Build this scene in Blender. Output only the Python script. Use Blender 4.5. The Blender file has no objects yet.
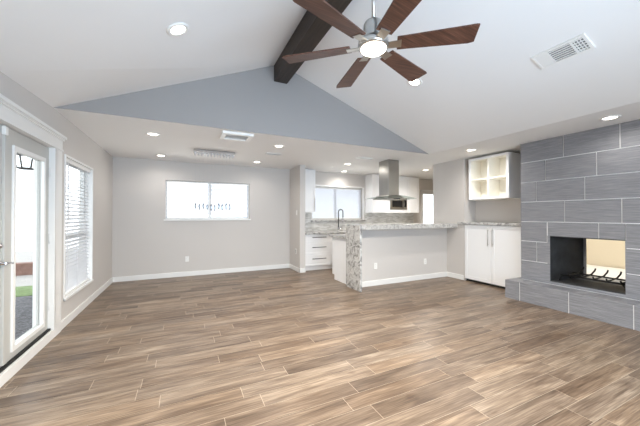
import bpy, bmesh, math, random
from mathutils import Vector, Matrix
random.seed(7)
SC = bpy.context.scene
COL = SC.collection

# ------------------------------------------------------------------ camera
cam_data = bpy.data.cameras.new('camera')
cam_data.sensor_fit = 'HORIZONTAL'
cam_data.sensor_width = 36.0
cam_data.lens = 286.0 / 640.0 * 36.0
cam_data.clip_start = 0.05
cam_data.clip_end = 200
cam = bpy.data.objects.new('camera', cam_data)
COL.objects.link(cam)
cam.location = (0, 0, 1.295)
cam.rotation_euler = (math.radians(90.5), 0, math.radians(-25.4))
SC.camera = cam

# ------------------------------------------------------------------ light, exposure
SC.view_settings.view_transform = 'Standard'
SC.view_settings.look = 'None'
SC.view_settings.gamma = 1.0
SC.view_settings.use_curve_mapping = False
SC.view_settings.exposure = 0.58
SC.cycles.use_denoising = True
SC.cycles.max_bounces = 10
SC.cycles.diffuse_bounces = 6
SC.cycles.transparent_max_bounces = 16
SC.cycles.sample_clamp_indirect = 6.0
SC.cycles.caustics_reflective = False
SC.cycles.caustics_refractive = False

world = bpy.data.worlds.new('overcast_sky')
SC.world = world
world.use_nodes = True
wbg = world.node_tree.nodes['Background']
wbg.inputs['Color'].default_value = (0.90, 0.95, 1.0, 1)
wbg.inputs['Strength'].default_value = 2.3


def area(name, loc, rot, sx, sy, watts, color=(1, 1, 1)):
    d = bpy.data.lights.new(name, 'AREA')
    d.shape = 'RECTANGLE'
    d.size, d.size_y = sx, sy
    d.energy = watts
    d.color = color
    o = bpy.data.objects.new(name, d)
    COL.objects.link(o)
    o.location = loc
    o.rotation_euler = rot
    return o


# added light behind the camera, standing in for daylight through unseen doors
area('rear_fill_light', (1.6, -2.45, 1.25), (math.radians(89), 0, 0), 4.2, 2.2, 128, (0.64, 0.81, 1.0))
# added fill lamp behind the viewpoint, aimed up to brighten the vault
bl_ = area('vault_fill_lamp', (1.7, -1.1, 0.9), (0, 0, 0), 2.0, 1.0, 27, (0.54, 0.75, 1.0))
bl_.rotation_euler = Vector((-0.6, 3.0, 1.9)).to_track_quat('-Z', 'Y').to_euler()
bl_.data.spread = math.radians(100)
# added lamps standing in for ground bounce, brightening the flat ceiling indoors
area('ceiling_fill_dining', (0.5, 9.3, 0.05), (math.radians(-122), 0, 0), 4.0, 2.0, 125, (1.0, 0.98, 0.94))
area('ceiling_fill_kitchen', (4.6, 9.3, 0.05), (math.radians(-122), 0, 0), 4.0, 2.0, 230, (1.0, 0.98, 0.94))

# ------------------------------------------------------------------ materials


def lin(r, g, b):
    def f(c):
        c /= 255.0
        return c / 12.92 if c <= 0.04045 else ((c + 0.055) / 1.055) ** 2.4
    return (f(r), f(g), f(b), 1.0)


def mat(name, rgb, rough=0.6, metal=0.0, spec=0.5, noise=0.0, nscale=8.0, emit=None, estr=0.0, bump=0.0, bscale=60.0):
    m = bpy.data.materials.new(name)
    m.use_nodes = True
    nt = m.node_tree
    p = nt.nodes['Principled BSDF']
    c = lin(*rgb)
    p.inputs['Base Color'].default_value = c
    p.inputs['Roughness'].default_value = rough
    p.inputs['Metallic'].default_value = metal
    p.inputs['Specular IOR Level'].default_value = spec
    tc = nt.nodes.new('ShaderNodeTexCoord')
    if noise > 0:
        n = nt.nodes.new('ShaderNodeTexNoise')
        n.inputs['Scale'].default_value = nscale
        n.inputs['Detail'].default_value = 4
        nt.links.new(tc.outputs['Object'], n.inputs['Vector'])
        mx = nt.nodes.new('ShaderNodeMix')
        mx.data_type = 'RGBA'
        mx.inputs[6].default_value = tuple(v * (1 - noise) for v in c[:3]) + (1,)
        mx.inputs[7].default_value = tuple(min(1, v * (1 + noise)) for v in c[:3]) + (1,)
        nt.links.new(n.outputs['Fac'], mx.inputs[0])
        nt.links.new(mx.outputs[2], p.inputs['Base Color'])
    if bump > 0:
        n2 = nt.nodes.new('ShaderNodeTexNoise')
        n2.inputs['Scale'].default_value = bscale
        nt.links.new(tc.outputs['Object'], n2.inputs['Vector'])
        bp = nt.nodes.new('ShaderNodeBump')
        bp.inputs['Strength'].default_value = bump
        bp.inputs['Distance'].default_value = 0.002
        nt.links.new(n2.outputs['Fac'], bp.inputs['Height'])
        nt.links.new(bp.outputs['Normal'], p.inputs['Normal'])
    if emit:
        p.inputs['Emission Color'].default_value = lin(*emit)
        p.inputs['Emission Strength'].default_value = estr
    return m


def thin_glass(name, tint=(1, 1, 1), refl=0.06, rough=0.02):
    m = bpy.data.materials.new(name)
    m.use_nodes = True
    nt = m.node_tree
    nt.nodes.clear()
    out = nt.nodes.new('ShaderNodeOutputMaterial')
    tr = nt.nodes.new('ShaderNodeBsdfTransparent')
    tr.inputs['Color'].default_value = (*tint, 1)
    gl = nt.nodes.new('ShaderNodeBsdfGlossy')
    gl.inputs['Roughness'].default_value = rough
    mx = nt.nodes.new('ShaderNodeMixShader')
    mx.inputs[0].default_value = refl
    nt.links.new(tr.outputs[0], mx.inputs[1])
    nt.links.new(gl.outputs[0], mx.inputs[2])
    nt.links.new(mx.outputs[0], out.inputs[0])
    return m


def slat_mat(name, rgb, trans):
    m = bpy.data.materials.new(name)
    m.use_nodes = True
    nt = m.node_tree
    nt.nodes.clear()
    out = nt.nodes.new('ShaderNodeOutputMaterial')
    a = nt.nodes.new('ShaderNodeBsdfDiffuse')
    b = nt.nodes.new('ShaderNodeBsdfTranslucent')
    a.inputs['Color'].default_value = lin(*rgb)
    b.inputs['Color'].default_value = lin(*rgb)
    mx = nt.nodes.new('ShaderNodeMixShader')
    mx.inputs[0].default_value = trans
    nt.links.new(a.outputs[0], mx.inputs[1])
    nt.links.new(b.outputs[0], mx.inputs[2])
    nt.links.new(mx.outputs[0], out.inputs[0])
    return m


def ramp_mat(name, stops, scale=(1, 1, 1), nscale=5.0, detail=6.0, rough=0.4, dist=0.0, spec=0.5, attr=None, rough_n=0.6):
    """object-space noise through a colour ramp"""
    m = bpy.data.materials.new(name)
    m.use_nodes = True
    nt = m.node_tree
    p = nt.nodes['Principled BSDF']
    tc = nt.nodes.new('ShaderNodeTexCoord')
    mp = nt.nodes.new('ShaderNodeMapping')
    mp.inputs['Scale'].default_value = scale
    nt.links.new(tc.outputs['Object'], mp.inputs['Vector'])
    n = nt.nodes.new('ShaderNodeTexNoise')
    n.inputs['Scale'].default_value = nscale
    n.inputs['Detail'].default_value = detail
    n.inputs['Roughness'].default_value = rough_n
    n.inputs['Distortion'].default_value = dist
    nt.links.new(mp.outputs['Vector'], n.inputs['Vector'])
    r = nt.nodes.new('ShaderNodeValToRGB')
    els = r.color_ramp.elements
    els[0].position, els[0].color = stops[0][0], lin(*stops[0][1])
    els[1].position, els[1].color = stops[-1][0], lin(*stops[-1][1])
    for pos, c in stops[1:-1]:
        e = els.new(pos)
        e.color = lin(*c)
    nt.links.new(n.outputs['Fac'], r.inputs['Fac'])
    nt.links.new(r.outputs['Color'], p.inputs['Base Color'])
    p.inputs['Roughness'].default_value = rough
    p.inputs['Specular IOR Level'].default_value = spec
    return m


def plank_mat():
    """wood-look plank: every plank carries a random tone in the face attribute 'tone'"""
    m = bpy.data.materials.new('wood_look_plank')
    m.use_nodes = True
    nt = m.node_tree
    N, L = nt.nodes, nt.links
    p = N['Principled BSDF']
    tc = N.new('ShaderNodeTexCoord')
    at = N.new('ShaderNodeAttribute')
    at.attribute_name = 'tone'
    sep = N.new('ShaderNodeSeparateColor')
    L.new(at.outputs['Color'], sep.inputs[0])
    off = N.new('ShaderNodeVectorMath')
    off.operation = 'SCALE'
    off.inputs['Scale'].default_value = 37.0
    L.new(at.outputs['Color'], off.inputs[0])
    add = N.new('ShaderNodeVectorMath')
    add.operation = 'ADD'
    L.new(tc.outputs['Object'], add.inputs[0])
    L.new(off.outputs['Vector'], add.inputs[1])

    def noise(scale_vec, sc, det, dist=0.0):
        mp = N.new('ShaderNodeMapping')
        mp.inputs['Scale'].default_value = scale_vec
        L.new(add.outputs['Vector'], mp.inputs['Vector'])
        n = N.new('ShaderNodeTexNoise')
        n.inputs['Scale'].default_value = sc
        n.inputs['Detail'].default_value = det
        n.inputs['Distortion'].default_value = dist
        L.new(mp.outputs['Vector'], n.inputs['Vector'])
        return n.outputs['Fac']
    fine = noise((1.5, 42, 1), 3.0, 8, 0.5)
    broad = noise((1.0, 7, 1), 1.6, 3, 0.8)
    knots = noise((2.0, 5.0, 1), 2.2, 1, 0.0)

    def math_node(op, a, b):
        n = N.new('ShaderNodeMath')
        n.operation = op
        for i, v in enumerate((a, b)):
            if isinstance(v, (int, float)):
                n.inputs[i].default_value = v
            else:
                L.new(v, n.inputs[i])
        return n.outputs[0]
    t = math_node('MULTIPLY', sep.outputs[0], 0.20)
    t = math_node('ADD', t, math_node('MULTIPLY', fine, 0.85))
    t = math_node('ADD', t, math_node('MULTIPLY', broad, 0.75))
    t = math_node('SUBTRACT', t, 0.405)
    r = N.new('ShaderNodeValToRGB')
    els = r.color_ramp.elements
    els[0].position, els[0].color = 0.22, lin(80, 64, 51)
    els[1].position, els[1].color = 0.80, lin(174, 155, 134)
    for pos, c in ((0.38, (105, 87, 71)), (0.52, (125, 106, 88)), (0.66, (147, 128, 108))):
        e = els.new(pos)
        e.color = lin(*c)
    L.new(t, r.inputs['Fac'])
    # cool / warm drift between planks
    mx = N.new('ShaderNodeMix')
    mx.data_type = 'RGBA'
    mx.blend_type = 'MULTIPLY'
    mx.inputs[0].default_value = 1.0
    r2 = N.new('ShaderNodeValToRGB')
    r2.color_ramp.elements[0].color = (0.95, 0.99, 1.05, 1)
    r2.color_ramp.elements[1].color = (1.0, 0.98, 0.96, 1)
    L.new(sep.outputs[1], r2.inputs['Fac'])
    L.new(r.outputs['Color'], mx.inputs[6])
    L.new(r2.outputs['Color'], mx.inputs[7])
    # knots
    rk = N.new('ShaderNodeValToRGB')
    rk.color_ramp.elements[0].position = 0.72
    rk.color_ramp.elements[0].color = (1, 1, 1, 1)
    rk.color_ramp.elements[1].position = 0.80
    rk.color_ramp.elements[1].color = (0.62, 0.55, 0.5, 1)
    L.new(knots, rk.inputs['Fac'])
    mk = N.new('ShaderNodeMix')
    mk.data_type = 'RGBA'
    mk.blend_type = 'MULTIPLY'
    mk.inputs[0].default_value = 1.0
    L.new(mx.outputs[2], mk.inputs[6])
    L.new(rk.outputs['Color'], mk.inputs[7])
    L.new(mk.outputs[2], p.inputs['Base Color'])
    p.inputs['Roughness'].default_value = 0.36
    p.inputs['Specular IOR Level'].default_value = 0.45
    return m


def mosaic_mat():
    m = bpy.data.materials.new('mosaic_backsplash')
    m.use_nodes = True
    nt = m.node_tree
    N, L = nt.nodes, nt.links
    p = N['Principled BSDF']
    tc = N.new('ShaderNodeTexCoord')
    mp = N.new('ShaderNodeMapping')
    mp.inputs['Rotation'].default_value = (math.radians(90), 0, 0)
    L.new(tc.outputs['Object'], mp.inputs['Vector'])
    b = N.new('ShaderNodeTexBrick')
    b.inputs['Scale'].default_value = 1.0
    b.inputs['Brick Width'].default_value = 0.11
    b.inputs['Row Height'].default_value = 0.024
    b.inputs['Mortar Size'].default_value = 0.0018
    b.inputs['Color1'].default_value = lin(222, 222, 221)
    b.inputs['Color2'].default_value = lin(176, 175, 171)
    b.inputs['Mortar'].default_value = lin(205, 201, 192)
    b.inputs['Bias'].default_value = -0.2
    L.new(mp.outputs['Vector'], b.inputs['Vector'])
    L.new(b.outputs['Color'], p.inputs['Base Color'])
    p.inputs['Roughness'].default_value = 0.25
    return m


M = {}
M['wall'] = mat('warm_grey_wall_paint', (207, 202, 197), 0.75, spec=0.2, noise=0.015, nscale=1.5, bump=0.12, bscale=160)
M['ceil'] = mat('white_ceiling_paint', (238, 237, 235), 0.85, spec=0.15, noise=0.012, nscale=2.0, bump=0.15, bscale=130)
M['gable'] = mat('blue_grey_gable_paint', (157, 154, 152), 0.75, spec=0.2, noise=0.02, nscale=1.5)
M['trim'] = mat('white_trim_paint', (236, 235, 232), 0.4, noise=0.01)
M['door'] = mat('off_white_door_paint', (190, 189, 184), 0.35, noise=0.01)
M['cab'] = mat('white_cabinet_lacquer', (240, 240, 240), 0.35, noise=0.008)
M['shelfin'] = mat('pale_shelf_interior', (246, 243, 234), 0.45, noise=0.01)
M['shelfside'] = mat('grey_shelf_side_laminate', (236, 238, 240), 0.4, noise=0.01)
M['chrome'] = mat('chrome', (205, 205, 207), 0.16, 1.0, noise=0.02)
M['nickel'] = mat('brushed_nickel', (190, 188, 184), 0.3, 1.0, noise=0.04, nscale=40)
M['steel'] = mat('stainless_steel', (172, 170, 166), 0.28, 1.0, noise=0.05, nscale=30)
M['bronze'] = mat('dark_handle_metal', (62, 61, 60), 0.4, 0.8, noise=0.03)
M['black'] = mat('black_iron', (22, 21, 20), 0.55, 0.3, noise=0.05)
M['gapshade'] = mat('black_gap_shade', (20, 20, 20), 0.7, noise=0.05)  # black colour for the shade in the gap below the door
M['firebox'] = ramp_mat('sooty_firebox', [(0.3, (26, 27, 29)), (0.7, (58, 59, 62))], nscale=5, rough=0.7)
M['grout'] = mat('pale_grout', (240, 240, 240), 0.85, noise=0.03)
M['tile'] = ramp_mat('grey_linen_tile', [(0.25, (100, 100, 104)), (0.5, (131, 131, 135)), (0.75, (166, 166, 169))],
                     scale=(1, 1.3, 46), nscale=3.5, detail=6, rough=0.5, rough_n=0.7)
M['beam'] = ramp_mat('dark_stained_beam', [(0.3, (34, 27, 23)), (0.7, (62, 51, 44))], scale=(20, 1.2, 20), nscale=2.0, rough=0.5)
M['blade'] = ramp_mat('walnut_blade', [(0.28, (54, 33, 25)), (0.5, (84, 53, 40)), (0.74, (112, 76, 59))], scale=(1.4, 24, 1), nscale=3.0, detail=6, rough=0.42)
M['granite'] = ramp_mat('speckled_granite', [(0.28, (78, 77, 77)), (0.39, (128, 126, 124)), (0.48, (172, 170, 167)), (0.57, (208, 207, 204)), (0.66, (150, 147, 143)), (0.76, (198, 196, 192))],
                        nscale=7.0, detail=10, rough=0.18, dist=2.2, rough_n=0.68)
M['granite_fine'] = ramp_mat('pale_polished_granite', [(0.30, (120, 118, 115)), (0.45, (176, 172, 166)), (0.6, (206, 203, 198)), (0.75, (168, 164, 158))], nscale=22.0, detail=8, rough=0.2, dist=1.0)
M['mosaic'] = mosaic_mat()
M['plank'] = plank_mat()
M['fgrout'] = mat('floor_grout', (196, 182, 165), 0.8, noise=0.04)
M['glass'] = thin_glass('window_glass', (0.97, 0.98, 0.98), 0.05)
M['hoodglass'] = thin_glass('hood_glass', (0.84, 0.88, 0.87), 0.14)
M['blind'] = slat_mat('white_faux_wood_slat', (238, 239, 241), 0.25)
M['miniblind'] = slat_mat('white_translucent_slat', (214, 216, 222), 0.27)
M['lens'] = mat('lit_lens', (255, 250, 240), 0.5, emit=(255, 246, 230), estr=6.0, noise=0.005)
M['crystal'] = mat('backlit_grey_crystal', (96, 97, 101), 0.12, 0.0, spec=1.0, noise=0.2, nscale=60)  # dark grey painted in for crystals seen backlit against the window
M['clear'] = mat('clear_crystal', (214, 215, 217), 0.1, 0.0, spec=1.0, noise=0.08, nscale=60)
M['wire'] = mat('thin_steel_wire', (190, 190, 190), 0.3, 1.0, noise=0.02)
M['plate'] = mat('white_switch_plastic', (238, 237, 233), 0.4, noise=0.01)
M['slot'] = mat('dark_outlet_slot', (70, 70, 70), 0.6, noise=0.02)
M['micro'] = mat('black_oven_glass', (24, 24, 26), 0.08, noise=0.05)
M['cream'] = mat('cream_wall_paint', (232, 221, 197), 0.8, spec=0.2, noise=0.02)
M['duct'] = mat('grey_duct_lining', (120, 120, 121), 0.8, noise=0.05)
M['ductlight'] = mat('pale_duct_lining', (214, 214, 213), 0.8, noise=0.03)
M['concrete'] = mat('patio_concrete', (150, 147, 143), 0.9, noise=0.1, nscale=3)
M['grass'] = ramp_mat('lawn_grass', [(0.3, (72, 92, 48)), (0.7, (112, 132, 80))], nscale=14, rough=0.9)
M['gravel'] = ramp_mat('grey_gravel', [(0.35, (52, 52, 55)), (0.65, (112, 112, 116))], nscale=26, rough=0.9)
M['brick'] = ramp_mat('brown_garden_wall', [(0.3, (104, 76, 66)), (0.7, (138, 106, 94))], nscale=8, rough=0.9)
M['post'] = mat('taupe_porch_post', (106, 99, 91), 0.7, noise=0.04)
M['stone'] = ramp_mat('pale_stone', [(0.3, (120, 117, 112)), (0.7, (160, 157, 152))], nscale=6, rough=0.9)
M['siding'] = mat('white_siding', (228, 228, 226), 0.8, noise=0.02)

# ------------------------------------------------------------------ mesh helpers
ORIGIN = {}


class B:
    def __init__(self):
        self.bm = bmesh.new()
        self.mi = 0

    def box(self, x0, x1, y0, y1, z0, z1, bev=0.0):
        x0, x1 = min(x0, x1), max(x0, x1)
        y0, y1 = min(y0, y1), max(y0, y1)
        z0, z1 = min(z0, z1), max(z0, z1)
        t = bmesh.new()
        vs = [t.verts.new(p) for p in ((x0, y0, z0), (x1, y0, z0), (x1, y1, z0), (x0, y1, z0),
                                       (x0, y0, z1), (x1, y0, z1), (x1, y1, z1), (x0, y1, z1))]
        for f in ((0, 3, 2, 1), (4, 5, 6, 7), (0, 1, 5, 4), (1, 2, 6, 5), (2, 3, 7, 6), (3, 0, 4, 7)):
            t.faces.new([vs[i] for i in f])
        if bev > 0:
            bmesh.ops.bevel(t, geom=t.edges[:], offset=bev, segments=2, affect='EDGES', profile=0.5)
        self._merge(t)
        return self

    def _merge(self, t):
        for f in t.faces:
            f.material_index = self.mi
        me = bpy.data.meshes.new('tmp')
        t.to_mesh(me)
        t.free()
        self.bm.from_mesh(me)
        bpy.data.meshes.remove(me)

    def prism(self, pts, vec):
        """polygon pts (3d) extruded along vec"""
        t = bmesh.new()
        a = [t.verts.new(p) for p in pts]
        v = Vector(vec)
        b = [t.verts.new(Vector(p) + v) for p in pts]
        t.faces.new(a)
        t.faces.new(b[::-1])
        n = len(pts)
        for i in range(n):
            t.faces.new((a[i], b[i], b[(i + 1) % n], a[(i + 1) % n]))
        bmesh.ops.recalc_face_normals(t, faces=t.faces[:])
        self._merge(t)
        return self

    def lathe(self, profile, center=(0, 0, 0), seg=32, axis='Z', smooth=True):
        """profile: (r, h) pairs turned about the axis"""
        t = bmesh.new()
        rings = []
        for r, hh in profile:
            ring = []
            for i in range(seg):
                a = 2 * math.pi * i / seg
                if axis == 'Z':
                    p = (center[0] + r * math.cos(a), center[1] + r * math.sin(a), center[2] + hh)
                elif axis == 'X':
                    p = (center[0] + hh, center[1] + r * math.cos(a), center[2] + r * math.sin(a))
                else:
                    p = (center[0] + r * math.cos(a), center[1] + hh, center[2] + r * math.sin(a))
                ring.append(t.verts.new(p))
            rings.append(ring)
        for a, b in zip(rings, rings[1:]):
            for i in range(seg):
                f = t.faces.new((a[i], a[(i + 1) % seg], b[(i + 1) % seg], b[i]))
                f.smooth = smooth
        t.faces.new(rings[0])
        t.faces.new(rings[-1])
        bmesh.ops.recalc_face_normals(t, faces=t.faces[:])
        self._merge(t)
        return self

    def tube(self, pts, r, seg=10):
        pts = [Vector(p) for p in pts]
        t = bmesh.new()
        rings = []
        for i, p in enumerate(pts):
            d = (pts[min(i + 1, len(pts) - 1)] - pts[max(i - 1, 0)]).normalized()
            up = Vector((0, 0, 1)) if abs(d.z) < 0.95 else Vector((0, 1, 0))
            u = d.cross(up).normalized()
            v = u.cross(d).normalized()
            rr = r[i] if isinstance(r, (list, tuple)) else r
            rings.append([t.verts.new(p + (u * math.cos(2 * math.pi * k / seg) + v * math.sin(2 * math.pi * k / seg)) * rr) for k in range(seg)])
        for a, b in zip(rings, rings[1:]):
            for i in range(seg):
                f = t.faces.new((a[i], a[(i + 1) % seg], b[(i + 1) % seg], b[i]))
                f.smooth = True
        t.faces.new(rings[0])
        t.faces.new(rings[-1])
        bmesh.ops.recalc_face_normals(t, faces=t.faces[:])
        self._merge(t)
        return self

    def quad(self, pts):
        self.bm.faces.new([self.bm.verts.new(p) for p in pts]).material_index = self.mi
        return self

    def xf(self, mtx):
        self.bm.transform(mtx)
        return self

    def build(self, name, m, parent=None, local=False):
        """world-space mesh; origin goes to the parent's origin (or to the base centre of a lone mesh)"""
        me = bpy.data.meshes.new(name)
        if parent is not None:
            org = ORIGIN[parent.name]
        elif local:
            org = Vector((0, 0, 0))
        else:
            xs = [v.co.x for v in self.bm.verts]
            ys = [v.co.y for v in self.bm.verts]
            zs = [v.co.z for v in self.bm.verts]
            org = Vector(((min(xs) + max(xs)) / 2, (min(ys) + max(ys)) / 2, min(zs)))
        if not local:
            self.bm.transform(Matrix.Translation(-org))
        self.bm.to_mesh(me)
        self.bm.free()
        for mm in (m if isinstance(m, (list, tuple)) else [m]):
            me.materials.append(mm)
        o = bpy.data.objects.new(name, me)
        COL.objects.link(o)
        if parent is not None:
            o.parent = parent
        elif not local:
            o.location = org
        ORIGIN[o.name] = org
        return o


def thing(name, label, cat, loc, group=None, kind=None):
    o = bpy.data.objects.new(name, None)
    o.empty_display_size = 0.1
    COL.objects.link(o)
    o.location = loc
    ORIGIN[o.name] = Vector(loc)
    return tag(o, label, cat, group, kind)


def tag(o, label=None, cat=None, group=None, kind=None):
    if label:
        o['label'] = label
    if cat:
        o['category'] = cat
    if group:
        o['group'] = group
    if kind:
        o['kind'] = kind
    return o


def struct(name, b, m, label, cat):
    return tag(b.build(name, m), label, cat, kind='structure')


def dup(root, loc, label, group):
    """a copy of a thing with copies of its parts and sub-parts"""
    def cp(o, parent):
        c = o.copy()
        COL.objects.link(c)
        if parent is not None:
            c.parent = parent
        for ch in list(o.children):
            cp(ch, c)
        return c
    r = cp(root, None)
    r.location = loc
    r['label'] = label
    r['group'] = group
    ORIGIN[r.name] = Vector(loc)
    return r


# ------------------------------------------------------------------ room dimensions
XL, YB, YG, XV, XT, XC = -1.26, 6.75, 3.95, 4.13, 4.88, 5.064
ZC = 2.44
APX, APZ = 1.245, 3.475
YR = -2.2            # wall behind the camera
SR = (APZ - ZC) / (XV - APX)


def wall_grid(axis, c0, c1, u0, u1, z0, z1, holes):
    """wall slab with rectangular holes. axis 'X': slab between x=c0..c1, u is y; axis 'Y': slab y=c0..c1, u is x"""
    b = B()
    us = sorted({u0, u1, *[h[0] for h in holes], *[h[1] for h in holes]})
    for a, e in zip(us, us[1:]):
        mid = (a + e) / 2
        cuts = sorted([(h[2], h[3]) for h in holes if h[0] < mid < h[1]])
        z = z0
        for lo, hi in cuts + [(z1, z1)]:
            if lo > z:
                if axis == 'X':
                    b.box(c0, c1, a, e, z, lo)
                else:
                    b.box(a, e, c0, c1, z, lo)
            z = max(z, hi)
    return b


# floor: planks laid along X, 0.92 x 0.1475 m, thin pale grout between
def make_floor():
    fb = B()
    lay = fb.bm.faces.layers
    W, LN, G = 0.1475, 0.92, 0.0035
    x0, x1, y0, y1 = XL - 0.01, 8.6, YR, YB
    known = {0: .657, 1: .847, 2: .10, 3: .235, 4: .10, 5: .237, 6: .50, -1: .485}
    rnd = random.Random(11)
    fb.mi = 0
    fb.box(x0, x1, y0, y1, -0.12, -0.0015)
    fb.mi = 1
    tone = []
    k = math.floor((y0 - 1.04) / W)
    while 1.04 + k * W < y1:
        ya, yb_ = max(y0, 1.04 + k * W + G / 2), min(y1, 1.04 + (k + 1) * W - G / 2)
        ph = known.get(k, rnd.random() * LN)
        x = ph - LN * math.ceil((ph - x0) / LN)
        while x < x1:
            xa, xb = max(x0, x + G / 2), min(x1, x + LN - G / 2)
            if xb > xa and yb_ > ya:
                fb.quad([(xa, ya, 0), (xb, ya, 0), (xb, yb_, 0), (xa, yb_, 0)])
                tone.append((rnd.random(), rnd.random(), rnd.random(), 1))
            x += LN
        k += 1
    nf = len(fb.bm.faces) - len(tone)
    o = fb.build('floor', [M['fgrout'], M['plank']])
    ca = o.data.attributes.new('tone', 'FLOAT_COLOR', 'FACE')
    for i, t in enumerate(tone):
        ca.data[nf + i].color = t
    return tag(o, 'tan wood-look plank tile floor with thin pale grout lines', 'floor', kind='structure')


make_floor()

# left wall with french door opening and window opening
struct('wall_left', wall_grid('X', XL - 0.15, XL, YR - 0.15, YB + 0.15, -0.12, 2.75,
       [(2.27, 3.965, 0.0, 2.03), (4.29, 5.375, 0.325, 1.99)]), M['wall'],
       'warm grey side wall holding the glazed door and tall window', 'wall')
struct('wall_back', wall_grid('Y', YB, YB + 0.15, XL, 8.75, -0.12, 2.75,
       [(-0.355, 1.38, 1.21, 2.035), (2.98, 4.515, 1.195, 2.055), (6.76, 7.6, 0.0, 2.05)]), M['wall'],
       'warm grey far wall with the wide dining window', 'wall')
struct('wall_rear', wall_grid('Y', YR - 0.15, YR, XL, 8.75, -0.12, 3.7,
       [(-0.6, 3.8, 0.03, 2.3)]), M['wall'], 'wall behind the viewpoint with wide opening added for light', 'wall')
struct('wall_far_right', B().box(8.6, 8.75, YR, YB, -0.12, 2.75), M['cream'], 'cream end wall of the adjoining room', 'wall')
struct('wall_pier', B().box(2.37, 2.50, 6.05, YB, 0, ZC), M['wall'], 'short grey wall stub dividing dining area from kitchen', 'wall')
struct('wall_right_stub', B().box(XC, 5.55, 3.93, 4.724, 0, ZC), M['wall'], 'grey wall end between bar counter and display shelf', 'wall')
struct('wall_niche', B().box(5.40, 5.55, 2.775, 3.93, 0, ZC), M['wall'], 'recessed grey wall behind the open display shelf', 'wall')
struct('wall_right', B().box(5.40, 5.55, YR, 0.2, 0, ZC), M['wall'], 'grey wall beyond the fireplace near the viewpoint', 'wall')
struct('wall_half', B().box(2.727, XC, 4.355, 4.50, 0, 1.045), M['wall'], 'low grey half wall under the granite bar', 'wall')

# flat ceiling (kitchen, dining, right-hand strip), vault and gable
fc = B()
fc.box(XL - 0.15, 8.75, YG, YB + 0.15, ZC, ZC + 0.15)
fc.box(XV, 8.75, YR - 0.15, YG, ZC, ZC + 0.15)
struct('ceiling', fc, M['ceil'], 'flat white lowered ceiling over kitchen, dining area and fireplace strip', 'ceiling')


def vault():
    b = B()
    th = 0.14
    ys = [YR - 0.15, 2.978, YG + 0.06]
    zl = [2.375, 2.385, 2.44]
    zl[2] = 2.44 + 0.003
    for i in range(2):
        for (xa, za0, za1, xb, zb0, zb1) in ((XL, zl[i], zl[i + 1], APX, APZ, APZ), (APX, APZ, APZ, XV, ZC, ZC)):
            ya, yb_ = ys[i], ys[i + 1]
            t = bmesh.new()
            v = [t.verts.new(p) for p in ((xa, ya, za0), (xb, ya, zb0), (xb, yb_, zb1), (xa, yb_, za1),
                                          (xa, ya, za0 + th), (xb, ya, zb0 + th), (xb, yb_, zb1 + th), (xa, yb_, za1 + th))]
            for f in ((0, 1, 2, 3), (7, 6, 5, 4), (0, 4, 5, 1), (1, 5, 6, 2), (2, 6, 7, 3), (3, 7, 4, 0)):
                t.faces.new([v[j] for j in f])
            bmesh.ops.recalc_face_normals(t, faces=t.faces[:])
            b._merge(t)
    return b


struct('vault_ceiling', vault(), M['ceil'], 'sloping white vaulted ceiling on both sides of the dark beam', 'ceiling')
gb = B()
gb.prism([(XL, YG - 0.006, ZC), (XV, YG - 0.006, ZC), (XV + 0.2, YG - 0.006, ZC + 0.1), (APX, YG - 0.006, APZ + 0.12), (XL - 0.1, YG - 0.006, ZC + 0.1)], (0, 0.0055, 0))
gb.prism([(XL - 0.1, YG - 0.0005, ZC + 0.05), (XV + 0.2, YG - 0.0005, ZC + 0.05), (XV + 0.2, YG - 0.0005, ZC + 0.1), (APX, YG - 0.0005, APZ + 0.12), (XL - 0.1, YG - 0.0005, ZC + 0.1)], (0, 0.12, 0))
struct('wall_gable', gb, M['gable'],
       'blue grey triangular gable above the lowered ceiling', 'wall')

# baseboards
def baseboard(name, label, boxes):
    b = B()
    for (x0, x1, y0, y1) in boxes:
        b.box(x0, x1, y0, y1, 0, 0.098, 0.004)
    struct(name, b, M['trim'], label, 'baseboard')


baseboard('baseboard_left', 'white baseboard along the window side wall', [(XL, XL + 0.016, 4.15, YB)])
baseboard('baseboard_back', 'white baseboard under the wide dining window', [(XL + 0.016, 2.37, YB - 0.016, YB)])
baseboard('baseboard_pier', 'white baseboard around the wall stub', [(2.354, 2.37, 6.034, YB - 0.016), (2.354, 2.504, 6.034, 6.05)])
baseboard('baseboard_bar', 'white baseboard under the bar half wall', [(2.727, XC, 4.339, 4.355)])
baseboard('baseboard_right', 'short white baseboard between bar and white cabinet', [(XC - 0.016, XC, 3.95, 4.339)])

# ------------------------------------------------------------------ french door (door_1)
D = thing('door_1', 'off-white french door with a full glass pane in its frame', 'door', (XL, 3.1, 0), kind='structure')
c = B()   # casing with pediment head
c.box(XL - 0.15, XL + 0.022, 3.945, 3.975, 0.09, 2.03)
c.box(XL, XL + 0.022, 3.965, 4.14, 0, 2.02, 0.003)
c.box(XL, XL + 0.022, 2.05, 2.27, 0, 2.02, 0.003)
c.box(XL - 0.15, XL + 0.022, 2.265, 2.285, 0.09, 2.03)
c.box(XL - 0.15, XL, 2.27, 3.965, 2.012, 2.03)
c.box(XL, XL + 0.03, 2.03, 4.15, 2.012, 2.035, 0.003)
c.box(XL, XL + 0.024, 2.04, 4.14, 2.035, 2.135, 0.002)
c.box(XL, XL + 0.040, 2.03, 4.152, 2.130, 2.150, 0.003)
c.box(XL, XL + 0.056, 2.015, 4.166, 2.150, 2.182, 0.006)
c.build('casing', M['trim'], D)
B().box(XL - 0.15, XL + 0.02, 2.05, 4.14, 0, 0.088, 0.003).build('threshold', M['trim'], D)
B().box(XL - 0.11, XL - 0.005, 2.285, 3.945, 0.088, 0.108).build('gap_shade_strip', M['gapshade'], D)  # shaded gap under the leaves, built as a black strip


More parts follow.
